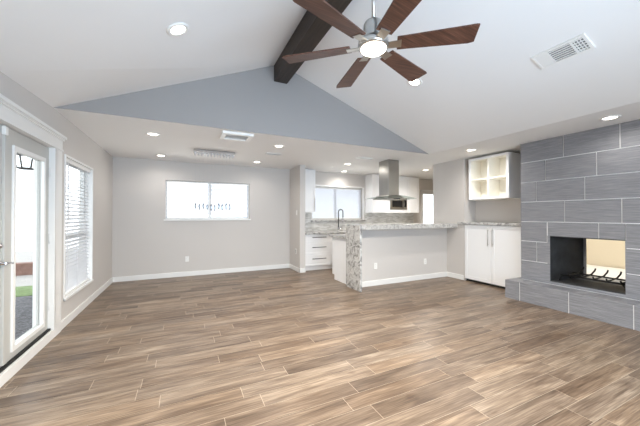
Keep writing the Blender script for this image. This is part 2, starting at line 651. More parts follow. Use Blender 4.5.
def leaf(y0, y1, gy0, gy1):
    xa, xb = XL - 0.075, XL - 0.03
    b = B()
    z0, z1, gz0, gz1 = 0.108, 2.008, 0.20, 1.845
    b.box(xa, xb, y0, gy0, z0, z1, 0.002)
    b.box(xa, xb, gy1, y1, z0, z1, 0.002)
    b.box(xa, xb, gy0, gy1, z0, gz0)
    b.box(xa, xb, gy0, gy1, gz1, z1)
    lf = b.build('door_leaf', M['door'], D)
    f = B()     # raised glazing frame
    w, pr = 0.035, 0.014
    f.box(xb - 0.01, xb + pr, gy0 - w, gy0 + 0.006, gz0 - w, gz1 + w, 0.004)
    f.box(xb - 0.01, xb + pr, gy1 - 0.006, gy1 + w, gz0 - w, gz1 + w, 0.004)
    f.box(xb - 0.01, xb + pr, gy0, gy1, gz0 - w, gz0 + 0.006, 0.004)
    f.box(xb - 0.01, xb + pr, gy0, gy1, gz1 - 0.006, gz1 + w, 0.004)
    f.build('glazing_frame', M['trim'], lf)
    B().box(xa + 0.018, xa + 0.024, gy0, gy1, gz0, gz1).build('glass_pane', M['glass'], lf)
    return lf


leaf(3.118, 3.943, 3.265, 3.805)
lf2 = leaf(2.287, 3.108, 2.43, 2.965)
B().box(XL - 0.032, XL - 0.012, 3.085, 3.14, 0.12, 2.005, 0.004).build('astragal', M['door'], D)
hx = XL - 0.03
hb = B()
hb.lathe([(0.030, 0), (0.030, 0.008), (0.012, 0.012), (0.011, 0.045)], (hx, 3.035, 0.925), 20, 'X')
hb.tube([(hx + 0.045, 3.035, 0.925), (hx + 0.05, 3.07, 0.924), (hx + 0.048, 3.14, 0.915)], [0.010, 0.009, 0.008])
hb.build('lever_handle', M['chrome'], D)
B().lathe([(0.029, 0), (0.029, 0.010), (0.022, 0.018), (0.012, 0.02), (0.012, 0.03)], (hx, 3.035, 1.06), 20, 'X').build('deadbolt', M['chrome'], D)
for zz in (0.35, 1.05, 1.75):
    B().tube([(XL - 0.022, 3.946, zz - 0.05), (XL - 0.022, 3.946, zz + 0.05)], 0.006).build('hinge', M['trim'], D)
tag(B().box(XL - 0.03, XL - 0.004, 3.075, 3.115, 1.93, 1.995, 0.004).build('door_sensor', M['plate']),
    'small white alarm sensor at the top edge of the french door', 'sensor')

# ------------------------------------------------------------------ windows
def window_x(name, label, y0, y1, z0, z1, zmid):
    w = thing(name, label, 'window', (XL, (y0 + y1) / 2, z0), kind='structure')
    f = B()
    xa, xb = XL - 0.13, XL - 0.085
    t = 0.04
    f.box(xa, xb, y0, y0 + t, z0, z1)
    f.box(xa, xb, y1 - t, y1, z0, z1)
    f.box(xa, xb, y0 + t, y1 - t, z0, z0 + t)
    f.box(xa, xb, y0 + t, y1 - t, z1 - t, z1)
    f.box(xa, xb + 0.01, y0 + t, y1 - t, zmid - 0.025, zmid + 0.025)
    f.build('sash_frame', M['trim'], w)
    B().box(xa + 0.015, xa + 0.02, y0 + t, y1 - t, z0 + t, zmid - 0.025).build('pane', M['glass'], w)
    B().box(xa + 0.025, xa + 0.03, y0 + t, y1 - t, zmid + 0.025, z1 - t).build('pane', M['glass'], w)
    c = B()
    k = 0.02
    c.box(XL - 0.085, XL + 0.012, y0 - k, y0 + 0.006, z0 - k, z1 + k, 0.003)
    c.box(XL - 0.085, XL + 0.012, y1 - 0.006, y1 + k, z0 - k, z1 + k, 0.003)
    c.box(XL - 0.085, XL + 0.012, y0, y1, z1 - 0.006, z1 + k, 0.003)
    c.box(XL - 0.085, XL + 0.025, y0 - k, y1 + k, z0 - k, z0 + 0.006, 0.003)
    c.build('casing', M['trim'], w)


window_x('window_1', 'tall double-hung window beside the french door', 4.29, 5.375, 0.325, 1.99, 1.04)


def window_y(name, label, x0, x1, z0, z1, xm, sill=True, t=0.035):
    w = thing(name, label, 'window', ((x0 + x1) / 2, YB, z0), kind='structure')
    f = B()
    ya, yb_ = YB + 0.075, YB + 0.12
    f.box(x0, x0 + t, ya, yb_, z0, z1)
    f.box(x1 - t, x1, ya, yb_, z0, z1)
    f.box(x0 + t, x1 - t, ya, yb_, z0, z0 + t)
    f.box(x0 + t, x1 - t, ya, yb_, z1 - t, z1)
    f.box(xm - 0.03, xm + 0.03, ya, yb_, z0 + t, z1 - t)
    f.build('sash_frame', M['trim'], w)
    B().box(x0 + t, xm - 0.03, yb_ - 0.02, yb_ - 0.015, z0 + t, z1 - t).build('pane', M['glass'], w)
    B().box(xm + 0.03, x1 - t, yb_ - 0.02, yb_ - 0.015, z0 + t, z1 - t).build('pane', M['glass'], w)
    if sill:
        c = B()
        c.box(x0 - 0.03, x1 + 0.03, YB - 0.02, YB + 0.075, z0 - 0.025, z0 + 0.004, 0.003)
        c.build('window_sill', M['trim'], w)


window_y('window_2', 'wide sliding window in the dining wall', -0.355, 1.38, 1.21, 2.035, 0.513)
window_y('window_3', 'bright kitchen window above the sink', 2.98, 4.515, 1.195, 2.055, 3.70, sill=False)

# unseen rear glazing, added behind the camera to let light in
rw = thing('window_4', 'wide unseen glazed doors added for light behind the viewpoint', 'window', (1.6, YR, 0.03), kind='structure')
f = B()
for xx in (-0.6, 0.845, 2.295, 3.74):
    f.box(xx, xx + 0.06, YR - 0.11, YR - 0.05, 0.03, 2.3)
f.box(-0.6, 3.8, YR - 0.11, YR - 0.05, 0.03, 0.09)
f.box(-0.6, 3.8, YR - 0.11, YR - 0.05, 2.24, 2.3)
f.build('sash_frame', M['trim'], rw)
B().box(-0.55, 3.75, YR - 0.085, YR - 0.08, 0.08, 2.25).build('pane', M['glass'], rw)


# blinds
def slat_blind_x(name, label, y0, y1, z0, z1, pitch, width, tilt, xc, m):
    t = thing(name, label, 'window blind', (xc, (y0 + y1) / 2, z0))
    B().box(xc - 0.03, xc + 0.03, y0, y1, z1 - 0.05, z1, 0.004).build('headrail', M['trim'], t)
    s = B()
    z = z0 + 0.05
    ca, sa = math.cos(tilt), math.sin(tilt)
    while z < z1 - 0.06:
        w = width / 2
        s.prism([(xc - w * ca, y0 + 0.005, z - w * sa), (xc + w * ca, y0 + 0.005, z + w * sa),
                 (xc + w * ca, y0 + 0.005, z + w * sa + 0.003), (xc - w * ca, y0 + 0.005, z - w * sa + 0.003)], (0, y1 - y0 - 0.01, 0))
        z += pitch
    s.build('slats', m, t)
    B().box(xc - 0.025, xc + 0.025, y0 + 0.003, y1 - 0.003, z0, z0 + 0.022, 0.003).build('bottom_rail', M['trim'], t)
    l = B()
    for yy in (y0 + 0.15, (y0 + y1) / 2, y1 - 0.15):
        l.box(xc + 0.026, xc + 0.0275, yy - 0.012, yy + 0.012, z0 + 0.02, z1 - 0.04)
    l.build('ladder_tape', m, t)
    w = B().tube([(xc + 0.04, y0 + 0.12, z1 - 0.05), (xc + 0.045, y0 + 0.12, z1 - 0.75)], 0.005, 8)
    w.build('tilt_wand', M['trim'], t)
    return t


slat_blind_x('slat_blind', 'white wide-slat blind filling the tall side window', 4.30, 5.365, 0.335, 1.985, 0.048, 0.05, math.radians(-27), XL - 0.045, M['blind'])


def slat_blind_y(name, label, x0, x1, z0, z1, pitch, width, tilt, yc, m):
    t = thing(name, label, 'window blind', ((x0 + x1) / 2, yc, z0))
    B().box(x0, x1, yc - 0.02, yc + 0.02, z1 - 0.035, z1, 0.003).build('headrail', M['trim'], t)
    s = B()
    z = z0 + 0.03
    ca, sa = math.cos(tilt), math.sin(tilt)
    while z < z1 - 0.04:
        w = width / 2
        s.prism([(x0 + 0.005, yc - w * ca, z - w * sa), (x0 + 0.005, yc + w * ca, z + w * sa),
                 (x0 + 0.005, yc + w * ca, z + w * sa + 0.0015), (x0 + 0.005, yc - w * ca, z - w * sa + 0.0015)], (x1 - x0 - 0.01, 0, 0))
        z += pitch
    s.build('slats', m, t)
    B().box(x0 + 0.003, x1 - 0.003, yc - 0.014, yc + 0.014, z0, z0 + 0.016, 0.003).build('bottom_rail', M['trim'], t)
    return t


slat_blind_y('slat_blind', 'white mini blind over the left half of the wide dining window', -0.345, 0.50, 1.22, 2.03, 0.03, 0.026, math.radians(-22), YB + 0.045, M['miniblind'])
slat_blind_y('slat_blind', 'white mini blind over the right half of the wide dining window', 0.526, 1.37, 1.22, 2.03, 0.03, 0.026, math.radians(-42), YB + 0.045, M['miniblind'])
slat_blind_y('slat_blind', 'white mini blind glowing in the kitchen window above the sink', 2.99, 4.505, 1.22, 2.045, 0.026, 0.026, math.radians(-50), YB + 0.045, M['miniblind'])

# back door of the kitchen
kd = thing('door_2', 'bright white back door with full glass at the kitchen end', 'door', (7.18, YB, 0), kind='structure')
f = B()
f.box(6.70, 6.77, YB - 0.02, YB, 0, 2.1, 0.003)
f.box(7.59, 7.66, YB - 0.02, YB, 0, 2.1, 0.003)
f.box(6.70, 7.66, YB - 0.02, YB, 2.04, 2.11, 0.003)
f.build('casing', M['trim'], kd)
f = B()
f.box(6.76, 6.84, YB + 0.03, YB + 0.075, 0.0, 2.05)
f.box(7.52, 7.60, YB + 0.03, YB + 0.075, 0.0, 2.05)
f.box(6.84, 7.52, YB + 0.03, YB + 0.075, 1.97, 2.05)
f.box(6.84, 7.52, YB + 0.03, YB + 0.075, 0.0, 0.25)
lf = f.build('door_leaf', M['trim'], kd)
B().box(6.84, 7.52, YB + 0.045, YB + 0.05, 0.25, 1.97).build('glass_pane', M['glass'], lf)
B().tube([(6.80, YB + 0.03, 0.95), (6.80, YB - 0.01, 0.95), (6.88, YB - 0.015, 0.95)], 0.009).build('lever_handle', M['nickel'], lf)

# ------------------------------------------------------------------ ceiling beam
tag(B().box(1.147, 1.343, YR, YG, 3.205, 3.462, 0.004).build('ceiling_beam', M['beam']),
    'dark stained wooden ridge beam under the peak of the vault', 'beam')

# ------------------------------------------------------------------ ceiling fan
FX, FY, FZ = 1.262, 1.735, 2.54
fan = thing('ceiling_fan', 'six-blade walnut and brushed nickel ceiling fan with lit lens', 'ceiling fan', (FX, FY, 2.5))
B().lathe([(0.0, 0.0), (0.045, 0.0), (0.062, 0.03), (0.066, 0.06)], (FX, FY, 3.143), 28).build('canopy', M['nickel'], fan)
B().tube([(FX, FY, 2.75), (FX, FY, 3.16)], 0.0135, 14).build('downrod', M['nickel'], fan)
B().lathe([(0.05, 0.19), (0.066, 0.18), (0.073, 0.165), (0.073, 0.075), (0.085, 0.05), (0.112, 0.035), (0.114, 0.005), (0.100, -0.012)], (FX, FY, FZ), 36).build('motor_housing', M['nickel'], fan)
B().lathe([(0.094, 0.0), (0.092, -0.010), (0.075, -0.022), (0.04, -0.029), (0.0, -0.031)], (FX, FY, FZ - 0.008), 36).build('light_lens', M['lens'], fan)
fl = bpy.data.lights.new('fan_bulb', 'SPOT')
fl.energy = 330
fl.color = (1, 0.92, 0.80)
fl.spot_size = math.radians(165)
fl.spot_blend = 0.6
fl.shadow_soft_size = 0.08
flo = bpy.data.objects.new('fan_bulb', fl)
COL.objects.link(flo)
flo.parent = fan
flo.location = (0, 0, -0.03)
R1 = 0.69
for k in range(6):
    ang = math.radians(138.7 - 60 * k + (4.0 if k == 3 else 0))
    bl = bmesh.new()
    b = B()
    # plan: tapered slab, slightly wider at the slanted tip
    pts = [(0.17, -0.058), (0.17, 0.058), (R1 - 0.028, 0.078), (R1 + 0.012, 0.069), (R1 + 0.010, -0.079), (R1 - 0.006, -0.082)]
    b.prism([(x, y, -0.005) for x, y in pts], (0, 0, 0.010))
    b.xf(Matrix.Translation((FX, FY, FZ + 0.012)) @ Matrix.Rotation(ang, 4, 'Z') @ Matrix.Rotation(math.radians(-11), 4, 'X'))
    blade = b.build('blade', M['blade'], fan)
    b = B()
    b.prism([(x, y, -0.010) for x, y in [(0.09, -0.030), (0.09, 0.030), (0.20, 0.034), (0.20, -0.034)]], (0, 0, 0.004))
    b.xf(Matrix.Translation((FX, FY, FZ + 0.012)) @ Matrix.Rotation(ang, 4, 'Z') @ Matrix.Rotation(math.radians(-11), 4, 'X'))
    b.build('blade_bracket', M['nickel'], blade)

# ------------------------------------------------------------------ recessed lights
def can_light(loc, label, watts=9.0, tilt=None):
    t = thing('recessed_light', label, 'ceiling light', (0, 0, 0), 'recessed ceiling lights')
    B().lathe([(0.062, -0.001), (0.067, -0.007), (0.086, -0.007), (0.096, 0.0), (0.096, 0.004), (0.062, 0.004)], (0, 0, 0), 32).build('trim_ring', M['plate'], t)
    B().lathe([(0.0, -0.002), (0.063, -0.002), (0.063, 0.002), (0.0, 0.002)], (0, 0, 0), 32).build('lens', M['lens'], t)
    d = bpy.data.lights.new('recessed_bulb', 'SPOT')
    d.energy = watts
    d.color = (1.0, 0.96, 0.91)
    d.spot_size = math.radians(168)
    d.spot_blend = 0.9
    d.shadow_soft_size = 0.06
    o = bpy.data.objects.new('recessed_bulb', d)
    COL.objects.link(o)
    o.parent = t
    o.location = (0, 0, -0.012)
    t.location = loc
    if tilt is not None:
        t.rotation_euler = (0, tilt, 0)
    return t


sl = math.atan((APZ - 2.39) / (APX - XL))
for loc, lab, w, tl in [
    ((-0.054, 2.745, 2.376 + (-0.054 - XL) * (APZ - 2.387) / (APX - XL)), 'round recessed light alone on the slope of the vault opposite the grille', 9, -sl),
    ((2.62, 2.735, APZ - SR * (2.62 - APX) - 0.0005), 'round recessed light half hidden behind a fan blade tip', 9, math.atan(SR)),
    ((-0.40, 4.628, ZC - 0.0005), 'round recessed light nearest the french door on the low ceiling', 16, None),
    ((-0.404, 6.224, ZC - 0.0005), 'round recessed light near the dining wall corner beside the tall window', 18, None),
    ((1.407, 4.538, ZC - 0.0005), 'round recessed light between the square grille and the bar', 40, None),
    ((1.403, 6.10, ZC - 0.0005), 'round recessed light close to the right end of the dining window', 21, None),
    ((3.28, 5.472, ZC - 0.0005), 'round recessed light in front of the kitchen window', 42, None),
    ((3.745, 6.414, ZC - 0.0005), 'small recessed light right above the kitchen window wall', 22, None),
    ((5.486, 5.352, ZC - 0.0005), 'round recessed light right of the range hood', 130, None),
    ((4.525, 3.376, ZC - 0.0005), 'round recessed light over the white display shelf', 58, None),
    ((4.50, 1.56, ZC - 0.0005), 'round recessed light over the grey tiled fireplace', 16, None),
]:
    can_light(loc, lab, w, tl)


# ------------------------------------------------------------------ grilles
def flat_grille(loc, sx, sy, label, nslat=4, tilt=None, name='ceiling_vent', drop=0.012):
    t = thing(name, label, 'vent', (0, 0, 0))
    b = B()
    w = 0.02
    b.box(-sx / 2, sx / 2, -sy / 2, -sy / 2 + w, -drop, 0)
    b.box(-sx / 2, sx / 2, sy / 2 - w, sy / 2, -drop, 0)
    b.box(-sx / 2, -sx / 2 + w, -sy / 2 + w, sy / 2 - w, -drop, 0)
    b.box(sx / 2 - w, sx / 2, -sy / 2 + w, sy / 2 - w, -drop, 0)
    b.build('frame', M['plate'], t)
    B().box(-sx / 2 + w, sx / 2 - w, -sy / 2 + w, sy / 2 - w, -0.003, -0.001).build('duct', M['ductlight'], t)
    s = B()
    for i in range(nslat):
        y = -sy / 2 + w + (sy - 2 * w) * (i + 0.5) / nslat
        s.prism([(-sx / 2 + w, y - 0.008, -drop + 0.001), (-sx / 2 + w, y + 0.006, -0.004), (-sx / 2 + w, y + 0.008, -0.004), (-sx / 2 + w, y - 0.006, -drop + 0.001)], (sx - 2 * w, 0, 0))
    s.build('louvres', M['plate'], t)
    t.location = loc
    if tilt is not None:
        t.rotation_euler = (0, tilt, 0)
    return t


flat_grille((1.50, 5.17, ZC), 0.30, 0.16, 'small white supply grille near the dining window end', 4)
flat_grille((3.23, 4.76, ZC), 0.34, 0.12, 'small white supply grille between bar and kitchen window', 3)
# boxed return grille near the gable
t = thing('ceiling_vent', 'raised white boxed grille on the low ceiling beside the gable', 'vent', (0.67, 4.20, ZC - 0.04))
b = B()
b.box(0.46, 0.88, 4.02, 4.08, ZC - 0.035, ZC, 0.006)
b.box(0.46, 0.88, 4.32, 4.38, ZC - 0.035, ZC, 0.006)
b.box(0.46, 0.52, 4.08, 4.32, ZC - 0.035, ZC, 0.006)
b.box(0.82, 0.88, 4.08, 4.32, ZC - 0.035, ZC, 0.006)
b.build('frame', M['plate'], t)
B().box(0.51, 0.83, 4.07, 4.33, ZC - 0.012, ZC - 0.008).build('duct', M['ductlight'], t)
s = B()
for i in range(7):
    y = 4.082 + 0.034 * i
    s.prism([(0.52, y, ZC - 0.028), (0.52, y + 0.030, ZC - 0.022), (0.52, y + 0.031, ZC - 0.020), (0.52, y + 0.001, ZC - 0.026)], (0.30, 0, 0))
s.build('louvres', M['plate'], t)
# long register on the right slope of the vault, three cells
t = thing('ceiling_vent', 'long white three-part register on the slope of the vault', 'vent', (0, 0, 0))
LX, LY = 0.105, 0.205
b = B()
b.box(-LX, LX, -LY, -LY + 0.022, -0.011, 0)
b.box(-LX, LX, LY - 0.022, LY, -0.011, 0)
b.box(-LX, -LX + 0.026, -LY + 0.022, LY - 0.022, -0.011, 0)
b.box(LX - 0.026, LX, -LY + 0.022, LY - 0.022, -0.011, 0)
b.box(-LX + 0.026, LX - 0.026, 0.075, LY - 0.022, -0.010, 0)       # blank cell
b.box(-LX + 0.026, LX - 0.026, -0.105, -0.090, -0.012, 0)
b.build('frame', M['plate'], t)
B().box(-LX + 0.026, LX - 0.026, -LY + 0.022, 0.075, -0.002, -0.0005).build('duct', M['duct'], t)
s = B()
for i in range(6):
    x = -LX + 0.034 + 0.0255 * i
    s.box(x, x + 0.010, -0.09, 0.075, -0.011, -0.004)
for i in range(5):
    x = -LX + 0.034 + 0.032 * i
    s.box(x, x + 0.008, -LY + 0.022, -0.105, -0.011, -0.004)
for i in range(3):
    y = -LY + 0.04 + 0.022 * i
    s.box(-LX + 0.026, LX - 0.026, y, y + 0.006, -0.009, -0.003)
s.build('louvres', M['plate'], t)
vx = 3.133
t.location = (vx, 1.415, APZ - SR * (vx - APX) - 0.0005)
t.rotation_euler = (0, math.atan(SR), 0)

# ------------------------------------------------------------------ linear crystal chandelier
ch = thing('crystal_chandelier', 'linear chrome chandelier with backlit-grey crystals hanging low on fine wires', 'chandelier', (0.485, 5.42, 1.38))
B().box(0.145, 0.83, 5.32, 5.52, 2.395, ZC, 0.004).build('ceiling_plate', M['chrome'], ch)


def crystal(cx, cy, ctop, hgt, r):
    b = B()
    b.lathe([(0.001, 0), (r, -0.3 * hgt), (r * 0.85, -0.75 * hgt), (0.001, -hgt)], (cx, cy, ctop), 6, smooth=False)
    return b


for i in range(13):
    for j in range(2):
        x = 0.17 + 0.053 * i
        y = 5.36 + 0.12 * j
        crystal(x, y, 2.393, 0.045, 0.011).build('crystal', M['clear'], ch)
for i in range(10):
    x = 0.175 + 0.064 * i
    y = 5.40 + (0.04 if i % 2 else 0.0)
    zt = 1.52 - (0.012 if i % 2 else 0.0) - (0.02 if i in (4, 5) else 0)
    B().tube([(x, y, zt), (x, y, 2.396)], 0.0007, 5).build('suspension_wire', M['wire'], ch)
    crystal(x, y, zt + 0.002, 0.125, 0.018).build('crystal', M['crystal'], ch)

# ------------------------------------------------------------------ outlets and switch
def plate_x(x, y, z, name, label, cat, sw=False):
    """on a face looking towards -X"""
    t = thing(name, label, cat, (x, y, z - 0.057))
    B().box(x - 0.007, x - 0.0005, y - 0.035, y + 0.035, z - 0.057, z + 0.057, 0.002).build('cover_plate', M['plate'], t)
    if sw:
        B().box(x - 0.012, x - 0.006, y - 0.016, y + 0.016, z - 0.032, z + 0.032, 0.002).build('rocker', M['plate'], t)
    else:
        for dz in (-0.022, 0.022):
            B().box(x - 0.009, x - 0.006, y - 0.015, y + 0.015, z + dz - 0.014, z + dz + 0.014, 0.001).build('socket', M['slot'], t)


def plate_y(x, y, z, label):
    """on a face looking towards -Y"""
    t = thing('wall_outlet', label, 'outlet', (x, y, z - 0.057))
    B().box(x - 0.035, x + 0.035, y - 0.007, y - 0.0005, z - 0.057, z + 0.057, 0.002).build('cover_plate', M['plate'], t)
    for dz in (-0.022, 0.022):
        so = B().box(x - 0.014, x + 0.014, y - 0.009, y - 0.006, z + dz - 0.014, z + dz + 0.014, 0.001).build('socket', M['plate'], t)
        B().box(x - 0.006, x - 0.004, y - 0.0095, y - 0.0088, z + dz - 0.004, z + dz + 0.006).box(x + 0.004, x + 0.006, y - 0.0095, y - 0.0088, z + dz - 0.004, z + dz + 0.006).build('slot', M['slot'], so)


plate_y(0.06, YB, 0.365, 'white wall outlet under the wide dining window')
plate_y(3.207, 4.355, 0.36, 'white wall outlet on the bar half wall nearest the granite end')
plate_y(4.437, 4.355, 0.36, 'white wall outlet on the bar half wall farther from the granite end')
plate_x(2.37, 6.25, 1.36, 'light_switch', 'white light switch on the wall stub beside the kitchen', 'switch', True)
plate_x(2.37, 6.30, 0.46, 'wall_outlet', 'white wall outlet low on the wall stub beside the kitchen', 'outlet')

# ------------------------------------------------------------------ kitchen, back run
def bar_handle_h(cx, y, z, w, parent, m):
    b = B()
    b.tube([(cx - w / 2, y - 0.028, z), (cx + w / 2, y - 0.028, z)], 0.0085, 8)
    for s_ in (-1, 1):
        b.tube([(cx + s_ * (w / 2 - 0.03), y, z), (cx + s_ * (w / 2 - 0.03), y - 0.028, z)], 0.005, 8)
    return b.build('handle', m, parent)


def shaker_y(name, x0, x1, y, z0, z1, parent, m, rail=0.05, th=0.02):
    """panel front on a face looking -Y; front plane at y"""
    b = B()
    b.box(x0, x0 + rail, y, y + th, z0, z1, 0.0015)
    b.box(x1 - rail, x1, y, y + th, z0, z1, 0.0015)
    b.box(x0 + rail, x1 - rail, y, y + th, z0, z0 + rail, 0.0015)
    b.box(x0 + rail, x1 - rail, y, y + th, z1 - rail, z1, 0.0015)
    b.box(x0 + rail, x1 - rail, y + 0.007, y + th, z0 + rail, z1 - rail)
    return b.build(name, m, parent)


YF = 6.15
t = thing('drawer_cabinet', 'white three-drawer base cabinet beside the wall stub', 'cabinet', (2.89, 6.45, 0))
B().box(2.502, 3.288, YF + 0.021, YB - 0.001, 0.10, 0.848).build('body', M['cab'], t)
B().box(2.502, 3.288, YF + 0.06, YB - 0.001, 0.0, 0.10).build('plinth', M['cab'], t)
for z0, z1 in ((0.108, 0.375), (0.383, 0.640), (0.648, 0.842)):
    dr = shaker_y('drawer', 2.508, 3.282, YF, z0, z1, t, M['cab'], 0.042)
    bar_handle_h(2.895, YF, (z0 + z1) / 2 + 0.035, 0.36, dr, M['bronze'])
t = thing('sink_cabinet', 'white two-door base cabinet under the kitchen window', 'cabinet', (3.75, 6.45, 0))
B().box(3.292, 4.298, YF + 0.021, YB - 0.001, 0.10, 0.848).build('body', M['cab'], t)
B().box(3.292, 4.298, YF + 0.06, YB - 0.001, 0.0, 0.10).build('plinth', M['cab'], t)
for x0, x1, hxx in ((3.298, 3.792, 3.75), (3.798, 4.292, 3.84)):
    dr = shaker_y('door', x0, x1, YF, 0.108, 0.842, t, M['cab'], 0.055)
    B().tube([(hxx, YF - 0.028, 0.6), (hxx, YF - 0.028, 0.8)], 0.006, 8).box(hxx - 0.004, hxx + 0.004, YF - 0.028, YF, 0.625, 0.633).box(hxx - 0.004, hxx + 0.004, YF - 0.028, YF, 0.767, 0.775).build('handle', M['bronze'], dr)
t = thing('base_cabinet', 'long white base cabinet run below the microwave wall', 'cabinet', (5.3, 6.45, 0))
B().box(4.302, 6.30, YF + 0.021, YB - 0.001, 0.10, 0.848).build('body', M['cab'], t)
B().box(4.302, 6.30, YF + 0.06, YB - 0.001, 0.0, 0.10).build('plinth', M['cab'], t)
for i in range(4):
    shaker_y('door', 4.308 + 0.498 * i, 4.80 + 0.498 * i, YF, 0.108, 0.842, t, M['cab'], 0.055)
tag(B().box(2.502, 6.32, YF - 0.03, YB - 0.001, 0.85, 0.89, 0.004).build('kitchen_countertop', M['granite']),
    'dark speckled granite worktop along the kitchen window wall', 'countertop')
b = B()
b.box(2.502, 2.96, YB - 0.012, YB - 0.001, 0.891, 1.372)
b.box(2.96, 4.60, YB - 0.012, YB - 0.001, 0.891, 1.128)
b.box(4.60, 6.40, YB - 0.012, YB - 0.001, 0.891, 1.372)
tag(b.build('backsplash', M['mosaic']), 'grey and cream mosaic backsplash along the kitchen wall', 'backsplash', kind='structure')
tag(B().box(2.94, 4.60, YB - 0.05, YB + 0.074, 1.130, 1.172, 0.004).build('granite_sill', M['granite']),
    'granite ledge directly below the kitchen window', 'window sill')
wt = B()
wt.box(2.955, 2.98, YB - 0.012, YB + 0.03, 1.172, 2.08, 0.002)
wt.box(4.515, 4.575, YB - 0.012, YB + 0.03, 1.172, 2.08, 0.002)
wt.box(2.98, 4.515, YB - 0.012, YB + 0.03, 2.055, 2.10, 0.002)
tag(wt.build('trim_1', M['trim']), 'white casing around the kitchen window', 'trim', kind='structure')

# faucet
t = thing('kitchen_faucet', 'tall chrome gooseneck spring faucet by the kitchen window', 'faucet', (3.66, 6.56, 0.89))
fx, fy = 3.65, 6.56
B().lathe([(0.032, 0.0), (0.032, 0.012), (0.022, 0.02), (0.020, 0.10)], (fx, fy, 0.89), 20).build('base', M['chrome'], t)
arc = [(fx, fy, 0.98), (fx, fy, 1.38)]
for i in range(1, 12):
    a = math.pi * i / 12
    arc.append((fx + 0.062 - 0.062 * math.cos(a), fy - 0.02 * i / 12, 1.38 + 0.075 * math.sin(a)))
arc += [(fx + 0.124, fy - 0.02, 1.38), (fx + 0.124, fy - 0.02, 1.24)]
B().tube(arc, 0.013, 12).build('spring_neck', M['bronze'], t)
B().lathe([(0.014, 0.10), (0.020, 0.09), (0.022, 0.0), (0.012, -0.005)], (fx + 0.124, fy - 0.02, 1.12), 18).build('spray_head', M['chrome'], t)
B().tube([(fx + 0.02, fy, 0.95), (fx + 0.06, fy, 0.965), (fx + 0.10, fy - 0.01, 1.0)], [0.009, 0.008, 0.006]).build('lever', M['chrome'], t)
B().tube([(fx, fy, 1.19), (fx + 0.06, fy - 0.01, 1.19), (fx + 0.124, fy - 0.02, 1.19)], 0.006).build('holder_arm', M['chrome'], t)

# upper cabinets
def upper(label, x0, x1, z0, z1, doors, handle_at=None, y=6.42):
    t = thing('upper_cabinet', label, 'cabinet', ((x0 + x1) / 2, 6.58, z0))
    B().box(x0, x1, y + 0.021, YB - 0.001, z0, z1).build('body', M['cab'], t)
    for (a, e, za, zb, hx_) in doors:
        d = shaker_y('door', a + 0.002, e - 0.002, y, za + 0.002, zb - 0.002, t, M['cab'], 0.055)
        if hx_:
            B().tube([(hx_, y - 0.028, za + 0.05), (hx_, y - 0.028, za + 0.38)], 0.006, 8).box(hx_ - 0.004, hx_ + 0.004, y - 0.028, y, za + 0.08, za + 0.088).box(hx_ - 0.004, hx_ + 0.004, y - 0.028, y, za + 0.34, za + 0.348).build('handle', M['nickel'], d)
    return t


upper('white upper cabinet between the wall stub and kitchen window', 2.502, 2.925, 1.372, 2.425, [(2.502, 2.925, 1.372, 2.425, 2.895)])
upper('white upper cabinet just right of the kitchen window', 4.62, 5.09, 1.372, 2.425, [(4.62, 5.09, 1.372, 2.425, None)])
t = thing('upper_cabinet', 'white upper cabinet with the built-in microwave below its doors', 'cabinet', (5.51, 6.58, 1.372))
b = B()
b.box(5.092, 5.928, 6.441, YB - 0.001, 1.79, 2.425)
b.box(5.092, 5.245, 6.441, YB - 0.001, 1.372, 1.79)
b.box(5.865, 5.928, 6.441, YB - 0.001, 1.372, 1.79)
b.box(5.245, 5.865, 6.441, YB - 0.001, 1.372, 1.462)
b.build('body', M['cab'], t)
shaker_y('door', 5.094, 5.51, 6.42, 1.80, 2.423, t, M['cab'], 0.055)
shaker_y('door', 5.514, 5.926, 6.42, 1.80, 2.423, t, M['cab'], 0.055)
upper('white upper cabinet at the far end, past the microwave', 5.93, 6.31, 1.372, 2.425, [(5.93, 6.31, 1.372, 2.425, None)])
t = thing('microwave', 'stainless built-in microwave with dark glass door', 'microwave', (5.555, 6.58, 1.463))
b = B()
b.box(5.25, 5.86, 6.425, 6.74, 1.464, 1.786, 0.003)
b.build('body', M['steel'], t)
B().box(5.32, 5.67, 6.417, 6.426, 1.535, 1.72, 0.002).build('door_window', M['micro'], t)
B().box(5.745, 5.83, 6.417, 6.426, 1.535, 1.74, 0.002).build('control_panel', M['micro'], t)
B().tube([(5.718, 6.40, 1.52), (5.718, 6.40, 1.735)], 0.008, 8).build('handle', M['chrome'], t)

# ------------------------------------------------------------------ peninsula
t = thing('peninsula_cabinet', 'white base cabinet behind the granite bar end', 'cabinet', (3.9, 4.86, 0))
B().box(2.78, 5.05, 4.502, 5.20, 0.10, 0.862).build('body', M['cab'], t)
B().box(2.80, 5.05, 4.502, 5.12, 0.0, 0.10).build('plinth', M['cab'], t)
B().prism([(2.76, 4.502, 0), (2.76, 5.13, 0), (2.76, 5.13, 0.10), (2.76, 5.22, 0.10), (2.76, 5.22, 0.862), (2.76, 4.502, 0.862)], (0.02, 0, 0)).build('end_panel', M['cab'], t)
tag(B().box(2.70, 5.055, 4.545, 5.27, 0.865, 0.905, 0.004).build('peninsula_countertop', M['granite']),
    'granite worktop on the kitchen side of the bar', 'countertop')
t = thing('granite_bar', 'raised speckled granite bar with waterfall end slab', 'bar counter', (3.9, 4.3, 0))
B().box(2.727, XC - 0.002, 4.08, 4.54, 1.047, 1.13, 0.005).build('bar_top', M['granite_fine'], t)
B().box(2.685, 2.726, 4.08, 4.543, 0.0, 1.13, 0.004).build('waterfall_slab', M['granite'], t)
t = thing('cooktop', 'black glass cooktop under the range hood', 'cooktop', (3.9, 4.9, 0.905))
B().box(3.52, 4.28, 4.62, 5.14, 0.9055, 0.913, 0.002).build('glass_top', M['micro'], t)
